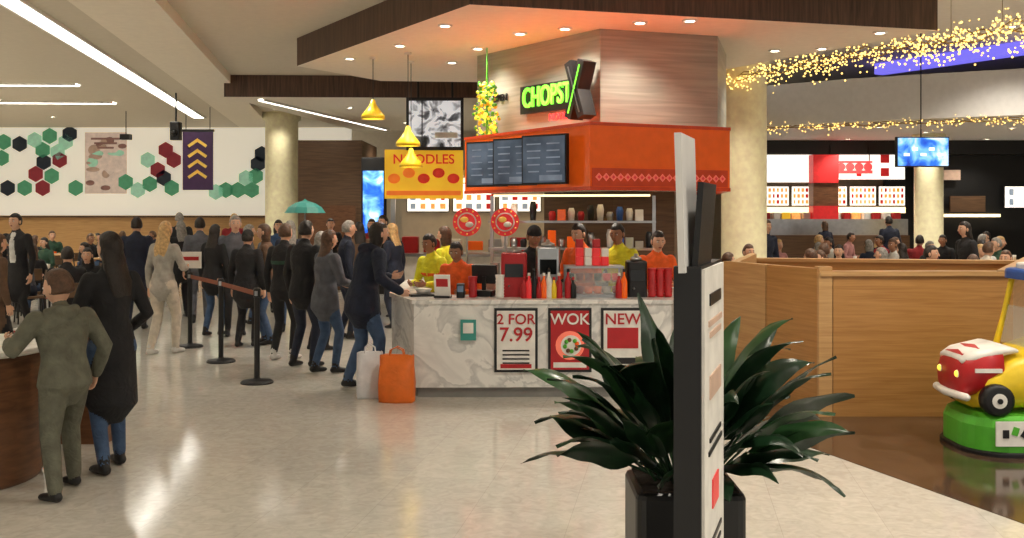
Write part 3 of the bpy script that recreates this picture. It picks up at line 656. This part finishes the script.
person('cook',GX(668,10.9)-.12,11.08,1.6,190,'c_orange','c_black','h_dark','skin_a',hs='short',L=(-.15,.3,1.1),R=(.15,.3,1.1),lean=10,nod=10,vox=.018,hem=.9)
person('cook',GX(622,11.1),11.2,1.68,150,'c_yel','c_black','h_dark','skin_b',hs='short',L=(-.15,.3,1.1),R=(.15,.3,1.1),lean=8,nod=12,vox=.018,hem=.9)
person('cook',GX(532,11.0),11.0,1.66,190,'c_black','c_black','h_dark','skin_b',hs='hat',L=(-.15,.3,1.1),R=(.15,.3,1.1),lean=10,nod=12,vox=.018,hem=.9)
person('cook',GX(584,11.2),11.2,1.68,140,'c_orange','c_black','h_dark','skin_a',hs='short',L=(-.15,.3,1.1),R=(.15,.3,1.1),lean=8,nod=12,vox=.018,hem=.9)
TOPS=['c_black','c_navy','c_grey','c_black','c_brown','c_green','c_cream','c_rose','c_blue','c_black','c_red','c_tan','c_black','c_black','c_navy','c_grey','c_white']; HAIRS=['h_dark','h_brown','h_blond','h_dark','h_grey','h_brown','h_dark']
def rmap():
    t=random.choice(TOPS); hh=random.choice(HAIRS); j=random.choice(['c_jeans','c_dkjeans','c_black'])
    return {'c_black':t,'c_navy':t,'c_grey':t,'c_brown':t,'c_rose':t,'c_red':t,'c_green':t,'h_dark':hh,'h_brown':hh,'h_grey':hh,'h_blond':hh,'c_jeans':j,'c_dkjeans':j}
def free(x,y,r=.5): return all((x-a)**2+(y-b_)**2>r*r for a,b_ in OCC)
st=[at(190,347),at(221,362),at(257,383)]
OCC+=st
def stander(px,Y,o,yw,dark=False):
    x=GX(px,Y)
    if not free(x,Y,.6): return
    OCC.append((x,Y)); m=rmap()
    if dark:
        t=random.choice(['c_black','c_navy','c_black','c_grey','c_brown'])
        for k in ('c_black','c_navy','c_grey','c_brown'): m[k]=t
    inst(o,(x,Y,0),math.radians(yw),sc=o.scale[0]*random.uniform(.95,1.05),remap=m)
for px,Y,o,yw in ((182,17,wb,40),(200,16.2,gm,20),(246,16,wb,-60),(290,15,wb,10),(312,15.5,mp,-30),(345,14.2,gm,-70),(395,15.5,wb,60),(235,20,mp,180),(330,20,gm,200),(372,19.5,rm,180),
   (347,11.9,mp,-60),(318,13,wb,-40),(298,13.6,gm,-20),(262,12.5,rm,-10),(360,16,wb,20),(385,17.2,gm,150),(278,18,rm,200),(180,21,mp,30),(188,14.8,wb,10),(330,14.5,rm,-50)): stander(px,Y,o,yw,Y<18)
sv=[person('seated_woman',0,-60,1.66,0,'c_black','c_jeans','h_dark',fem=True,hs='long',sit=True,vox=.022,lean=8,bulk=1.05),
    person('seated_man',0,-60,1.76,0,'c_navy','c_dkjeans','h_dark',sit=True,vox=.022,lean=10,bulk=1.1),
    person('seated_woman',0,-60,1.64,0,'c_rose','c_black','h_blond',fem=True,hs='bob',sit=True,vox=.022,lean=6),
    person('seated_man',0,-60,1.74,0,'c_grey','c_jeans','h_brown','skin_b',sit=True,vox=.022,lean=12)]
def tbl():
    b=MB(); b.lathe((0,0,.72),[(.36,0),(.38,.01),(.38,.025),(.37,.03)],'wood_oak2',28,False); b.tube([((0,0,.02),.03),((0,0,.72),.03)],'steel'); b.lathe((0,0,0),[(.24,0),(.23,.015),(.04,.04)],'black',20)
    b.lathe((.12,.05,.75),[(.03,0),(.04,.11)],'paper',12); b.lathe((-.12,-.08,.75),[(.1,0),(.12,.02)],'white',16); b.box((-.12,-.08,.79),(.1,.08,.05),'orange')
    return b.mesh('cafe_table')
def chr_():
    b=MB(); b.rbox((0,0,.42),(.42,.42,.04),'wood_dark',.06)
    for sx in(-1,1):
        b.tube([((sx*.18,.18,.42),.014),((sx*.2,.2,.0),.012)],'black',seg=6); b.tube([((sx*.18,-.18,.42),.014),((sx*.2,-.2,0),.012)],'black',seg=6)
        b.tube([((sx*.18,-.19,.42),.014),((sx*.18,-.27,.84),.014)],'black',seg=6)
    b.box((0,-.26,.74),(.4,.02,.2),'wood_dark',rx=.15); return b.mesh('cafe_chair')
TM,CM=tbl(),chr_()
def put(me,name,loc,rz=0):
    o=bpy.data.objects.new(name,me); scene.collection.objects.link(o); o.location=loc; o.rotation_euler=(0,0,rz); return o
n=0
def group(px,Y,rot,cnt=3):
    global n
    x=GX(px,Y)
    if not free(x,Y,.8): return
    put(TM,'cafe_table',(x,Y,0)); OCC.append((x,Y))
    for i in range(cnt):
        a=rot+i*2*math.pi/cnt+random.uniform(-.15,.15); r=.86
        sx,sy=x+r*math.cos(a),Y+r*math.sin(a)
        if not free(sx,sy,.62): continue
        yaw=a+math.pi/2; OCC.append((sx,sy)); o=sv[n%4]; inst(o,(sx,sy,0),yaw,remap=rmap()); put(CM,'cafe_chair',(sx,sy,0),yaw); n+=1
for g in ((75,14.6,.3,4),(40,18,.9,3),(92,18.0,.2,4),(150,22,.7,3),(15,21,1.2,3),(195,23,.2,3),(-30,15.8,.5,2),(240,24.5,.8,3),(60,25,.3,3),(125,26,.8,3),(112,12.9,.5,3),(140,17,.1,3),(-10,18.4,.4,3),(60,21.5,.3,3),(110,23,.6,3),
          (775,14.2,.4,4),(880,14.0,.1,4),(985,13.9,.9,4),(1060,14,.3,3),(830,16.2,1.0,4),(930,16.0,.6,4),(1020,16.4,.3,4),(800,19.4,.3,4),(870,18.4,.5,4),(960,18.6,.2,4),(1040,19.2,.1,3),(850,21.2,.3,4),(930,21.4,.9,4),(1010,21.8,.3,4),(790,22.4,.9,3),(880,24.0,.2,3),(960,24.4,.2,3)): group(*g)
for px,Y,o,yw in ((750,13.6,gm,150),(826,14.9,rm,40),(890,22.6,gm,10),(1005,12.9,mp,160),(968,15.0,wb,100),(858,24.6,mp,0),(826,24.3,rm,20),(906,19.9,wb,90),(765,17.4,wb,200)): stander(px,Y,o,yw,True)
for o in sv: bpy.data.objects.remove(o)

# ---------------- stanchions ----------------
def stan():
    b=MB(); b.lathe((0,0,0),[(.17,0),(.17,.015),(.15,.03),(.04,.05),(.03,.06),(.03,.9),(.038,.905),(.038,.985),(.03,1.0)],'black',24,False); b.box((0,-.035,.945),(.03,.02,.05),'steel'); return b.mesh('belt_barrier_post')
SM=stan()
for x,y in st: put(SM,'belt_barrier_post',(x,y,0))
b=MB()
for (x0,y0),(x1,y1) in zip(st[:-1],st[1:]):
    d=Vector((x1-x0,y1-y0,0)); L=d.length; a=math.atan2(d.y,d.x); b.box(((x0+x1)/2,(y0+y1)/2,.94),(L-.09,.006,.05),'beltred',a)
b.obj('barrier_belt')
x,y=st[0]; b=MB(); b.box((0,0,.16),(.3,.02,.22),'paper'); b.box((0,-.012,.18),(.24,.004,.05),'red'); b.tube([((0,0,.01),.01),((0,0,.08),.01)],'black',seg=6); b.obj('queue_sign',(x,y,1.0))

def bag(x,y,w,d,h,m,rz):
    b=MB(); vs=[];N=16
    lev=[(0,1,.9),(.02,1.02,1.0),(h*.4,1.04,1.08),(h*.75,1,.8),(h,.97,.35)]
    for z,kx,ky in lev:
        for i in range(N):
            a=2*math.pi*i/N; c,s_=math.cos(a),math.sin(a); sg=lambda q:math.copysign(abs(q)**.45,q)
            vs.append((w/2*kx*sg(c)+.010*math.sin(7*a+z*20),d/2*ky*sg(s_)+.012*math.sin(5*a+z*30),z+(.012*math.sin(4*a) if z==h else 0)))
    fs=[(L*N+i,L*N+(i+1)%N,(L+1)*N+(i+1)%N,(L+1)*N+i) for L in range(4) for i in range(N)]+[tuple(range(N))[::-1],tuple(4*N+i for i in range(N))]
    b.add(vs,fs,m,True)
    for q in (-1,1): b.tube([((-w*.22,q*d*.12,h-.02),.007),((-w*.18,q*d*.15,h+.05),.007),((0,q*d*.16,h+.08),.007),((w*.18,q*d*.15,h+.05),.007),((w*.22,q*d*.12,h-.02),.007)],m,seg=6)
    b.obj('shopping_bag',(x,y,0),rz)
bag(GX(370,9.7),9.7,.25,.16,.44,'whitebag',.2); bag(GX(397,9.5),9.5,.33,.2,.44,'orangebag',-.1)

# ---------------- drum table left ----------------
b=MB(); b.lathe((0,0,0),[(.56,0),(.58,.04),(.60,.4),(.62,.86)],'wood_drum',48); b.lathe((0,0,.86),[(.64,0),(.66,.015),(.66,.03),(.65,.04)],'white',48,False); b.obj('drum_table',(-3.80,6.75,0))
b=MB(); b.lathe((0,0,0),[(.028,0),(.036,.1),(.037,.105)],'red',16); b.lathe((0,0,.1),[(.039,0),(.039,.01),(.02,.015)],'white',16); b.obj('paper_cup',(-3.34,6.78,.90))
b=MB(); b.rbox((0,0,.006),(.3,.22,.012),'black',.02); b.box((.02,0,.018),(.16,.12,.008),'paper',.3); b.obj('serving_tray',(-3.5,6.45,.90),.3)
b=MB(); b.rbox((0,0,.42),(.4,.3,.84),'wood_drum',.04); b.box((0,0,.85),(.44,.34,.03),'white'); b.obj('waste_bin',(-3.35,7.9,0))

# ---------------- totem + plant ----------------
b=MB(); A=Vector((.62,3.28,0)); E_=Vector((.80,3.82,0)); d=(E_-A); a=math.atan2(d.y,d.x); L=d.length; n_=Vector((-d.y,d.x,0)).normalized()
c=(A+E_)/2+n_*.045
b.box((c.x,c.y,.81),(L,.09,1.62),'black',a); c2=(A+E_)/2-n_*.004; b.box((c2.x,c2.y,.86),(L-.03,.012,1.5),'paper',a)
for zz,ww,hh,mm in ((1.5,.3,.04,'black'),(1.42,.36,.02,'hexb'),(1.38,.3,.02,'hexb'),(1.2,.3,.08,'hexb'),(1.02,.3,.015,'black'),(.98,.36,.015,'black'),(.82,.16,.10,'redem'),(.66,.34,.015,'black'),(.62,.3,.012,'black'),(.5,.26,.04,'red')):
    q=A+d*.5-n_*.012; b.box((q.x,q.y,zz),(ww,.006,hh),mm,a)
b.box((c.x,c.y,.02),(L+.1,.4,.04),'blackgloss',a)
h0=A+n_*.055; b.box((h0.x+.03,h0.y+.12,1.83),(.32,.022,.46),'soffit',a,rx=-.03); b.box((h0.x+.10,h0.y+.18,1.73),(.34,.02,.34),'black',a,rx=.07)
b.obj('advertising_totem')
PX,PY=.745,4.36
b=MB(); b.rbox((PX,PY,.315),(.46,.46,.63),'pot',.04); b.box((PX,PY,.633),(.40,.40,.01),'soil')
b.obj('plant_pot')
b=MB(); rnd=random.Random(11)
def leaf(az,el,Ls,w,droop,m,tilt,r0=.06,z0=.63):
    p=Vector((PX+r0*math.cos(az),PY+r0*math.sin(az),z0)); e=el; ps=[p.copy()]; N=18; st=Ls/N
    for i in range(N):
        t=i/N; e-=droop*st*(0.2+2.6*t*t); p=p+Vector((math.cos(az)*math.cos(e),math.sin(az)*math.cos(e),math.sin(e)))*st; ps.append(p.copy())
    k0=6
    b.tube([(q,.006) for q in ps[:k0+1]],m,seg=5)
    side=Vector((-math.sin(az),math.cos(az),0)); vs=[];fs=[]
    M_=len(ps)-k0
    for i in range(M_):
        t=i/(M_-1); q=ps[k0+i]; tg=(ps[min(k0+i+1,N)]-ps[k0+i-1]).normalized(); s_=(Matrix.Rotation(tilt,3,tg)@side); nn=tg.cross(s_)
        ww=w*(math.sin(math.pi*min(1,t**.72))**.85)*.5+.0005; wv=.008*math.sin(t*12+az*5)
        vs+=[q+s_*ww+nn*(ww*-.28+wv),q+s_*ww*.5+nn*ww*-.12,q.copy(),q-s_*ww*.5+nn*ww*-.12,q-s_*ww+nn*(ww*-.28-wv)]
    for i in range(M_-1):
        for j in range(4): fs.append((i*5+j,i*5+j+1,(i+1)*5+j+1,(i+1)*5+j))
    b.add(vs,fs,m,True)
NL=84
for i in range(NL):
    az=i*2.39996+rnd.uniform(-.2,.2); u=(i+.5)/NL
    el=math.radians(24+60*u); Ls=(.50+.20*rnd.random())+.18*u
    leaf(az,el,Ls,.115+.05*rnd.random(),.4+1.7*rnd.random(),'leaf' if rnd.random()<.75 else 'leaf2',rnd.uniform(-.9,.9),.03+.1*rnd.random())
b.obj('potted_plant')

# ---------------- kiddie ride ----------------
b=MB(); gx,gy=4.24,7.7
b.rbox((gx,gy,.16),(1.7,.8,.28),'lime',.3,seg=8); b.rbox((gx,gy,.02),(1.74,.84,.04),'black',.3,seg=8)
b.box((gx-.50,gy-.405,.18),(.42,.012,.18),'white')
for i,mm in enumerate(('black','lime','black','red','yellow')): b.box((gx-.64+i*.07,gy-.414,.18+.02*(i%2)),(.045,.006,.06),mm,ry=.3*i)
def sect(xs):
    N=16; vs=[];fs=[]
    for x_,zc,hz,hy in xs:
        for i in range(N):
            a_=2*math.pi*i/N; sg=lambda q:math.copysign(abs(q)**.6,q); vs.append((gx+x_,gy+hy*sg(math.cos(a_)),zc+hz*sg(math.sin(a_))))
    for Lk in range(len(xs)-1):
        for i in range(N): fs.append((Lk*N+i,Lk*N+(i+1)%N,(Lk+1)*N+(i+1)%N,(Lk+1)*N+i))
    fs.append(tuple(range(N))[::-1]); fs.append(tuple((len(xs)-1)*N+i for i in range(N))); return vs,fs
v,f=sect([(-.76,.40,.08,.24),(-.70,.46,.14,.29),(-.5,.52,.21,.31),(-.3,.56,.24,.32),(0,.62,.27,.31),(.1,.50,.17,.31),(.5,.50,.17,.31),(.6,.58,.22,.30),(.75,.56,.16,.26)]); b.add(v,f,'yellow',True)
v,f=sect([(-.88,.54,.10,.2),(-.84,.56,.17,.25),(-.72,.60,.18,.27),(-.58,.64,.15,.27)]); b.add(v,f,'red',True)
v,f=sect([(-.86,.68,.03,.2),(-.78,.71,.05,.24),(-.56,.76,.05,.25),(-.46,.76,.02,.24)]); b.add(v,f,'white',True)
b.tube([((gx-.86,gy-.26,.42),.03),((gx-.90,gy,.42),.03),((gx-.86,gy+.26,.42),.03)],'white',side=(0,0,1))
b.box((gx-.70,gy-.275,.62),(.2,.012,.03),'white')
for q in (-1,1): b.sph((gx-.85,gy+q*.15,.58),(.04,.05,.05),'white',10,8); b.sph((gx-.885,gy+q*.15,.58),(.015,.025,.025),'yellowem',8,6)
for wx_ in (-.66,.5):
    for q in (-1,1):
        T=Matrix.Translation((gx+wx_,gy+q*.31,.41))@Matrix.Rotation(math.pi/2,4,'X')
        b.lathe((0,0,0),[(.09,-.05),(.115,-.045),(.12,0),(.115,.045),(.09,.05)],'black',24,True,T); b.lathe((0,0,0),[(.055,-.056),(.055,.056)],'white',18,False,T); b.lathe((0,0,0),[(.02,-.066),(.02,.066)],'black',10,False,T)
for q in (-1,1):
    b.tube([((gx-.38,gy+q*.27,.76),.026),((gx-.32,gy+q*.26,1.0),.024),((gx-.26,gy+q*.25,1.30),.024)],'yellow',seg=8)
    b.tube([((gx+.62,gy+q*.26,.72),.022),((gx+.6,gy+q*.25,1.30),.02)],'yellow',seg=8)
b.rbox((gx+.12,gy,1.32),(.92,.62,.08),'blue',.12); b.rbox((gx+.12,gy,1.38),(.8,.5,.05),'white',.12)
b.box((gx-.1,gy-.27,1.18),(.44,.02,.26),'white'); b.box((gx-.1,gy-.283,1.2),(.36,.006,.12),'blue')
b.box((gx-.33,gy,.92),(.012,.46,.3),'glass',ry=.2); b.rbox((gx+.38,gy,.7),(.3,.44,.1),'red',.05); b.rbox((gx+.54,gy,.86),(.08,.44,.3),'red',.03)
T=Matrix.Translation((gx+.0,gy,.88))@Matrix.Rotation(-1.1,4,'Y'); b.lathe((0,0,0),[(.09,-.01),(.1,0),(.09,.01)],'black',20,True,T); b.tube([((gx+.0,gy,.88),.012),((gx-.1,gy,.76),.012)],'black')
b.obj('coin_operated_ride_car')

# ---------------- world & camera ----------------
w=bpy.data.worlds.new('world'); scene.world=w; w.use_nodes=True; bg=w.node_tree.nodes['Background']; bg.inputs[0].default_value=(1,.94,.85,1); bg.inputs[1].default_value=.8
cd=bpy.data.cameras.new('camera'); cam=bpy.data.objects.new('camera',cd); scene.collection.objects.link(cam); cam.location=(0,0,CH); cam.rotation_euler=(math.pi/2,0,0)
cd.sensor_width=36; cd.lens=36*F/1024; cd.shift_y=-(269-HY)/1024; cd.clip_end=200
scene.camera=cam
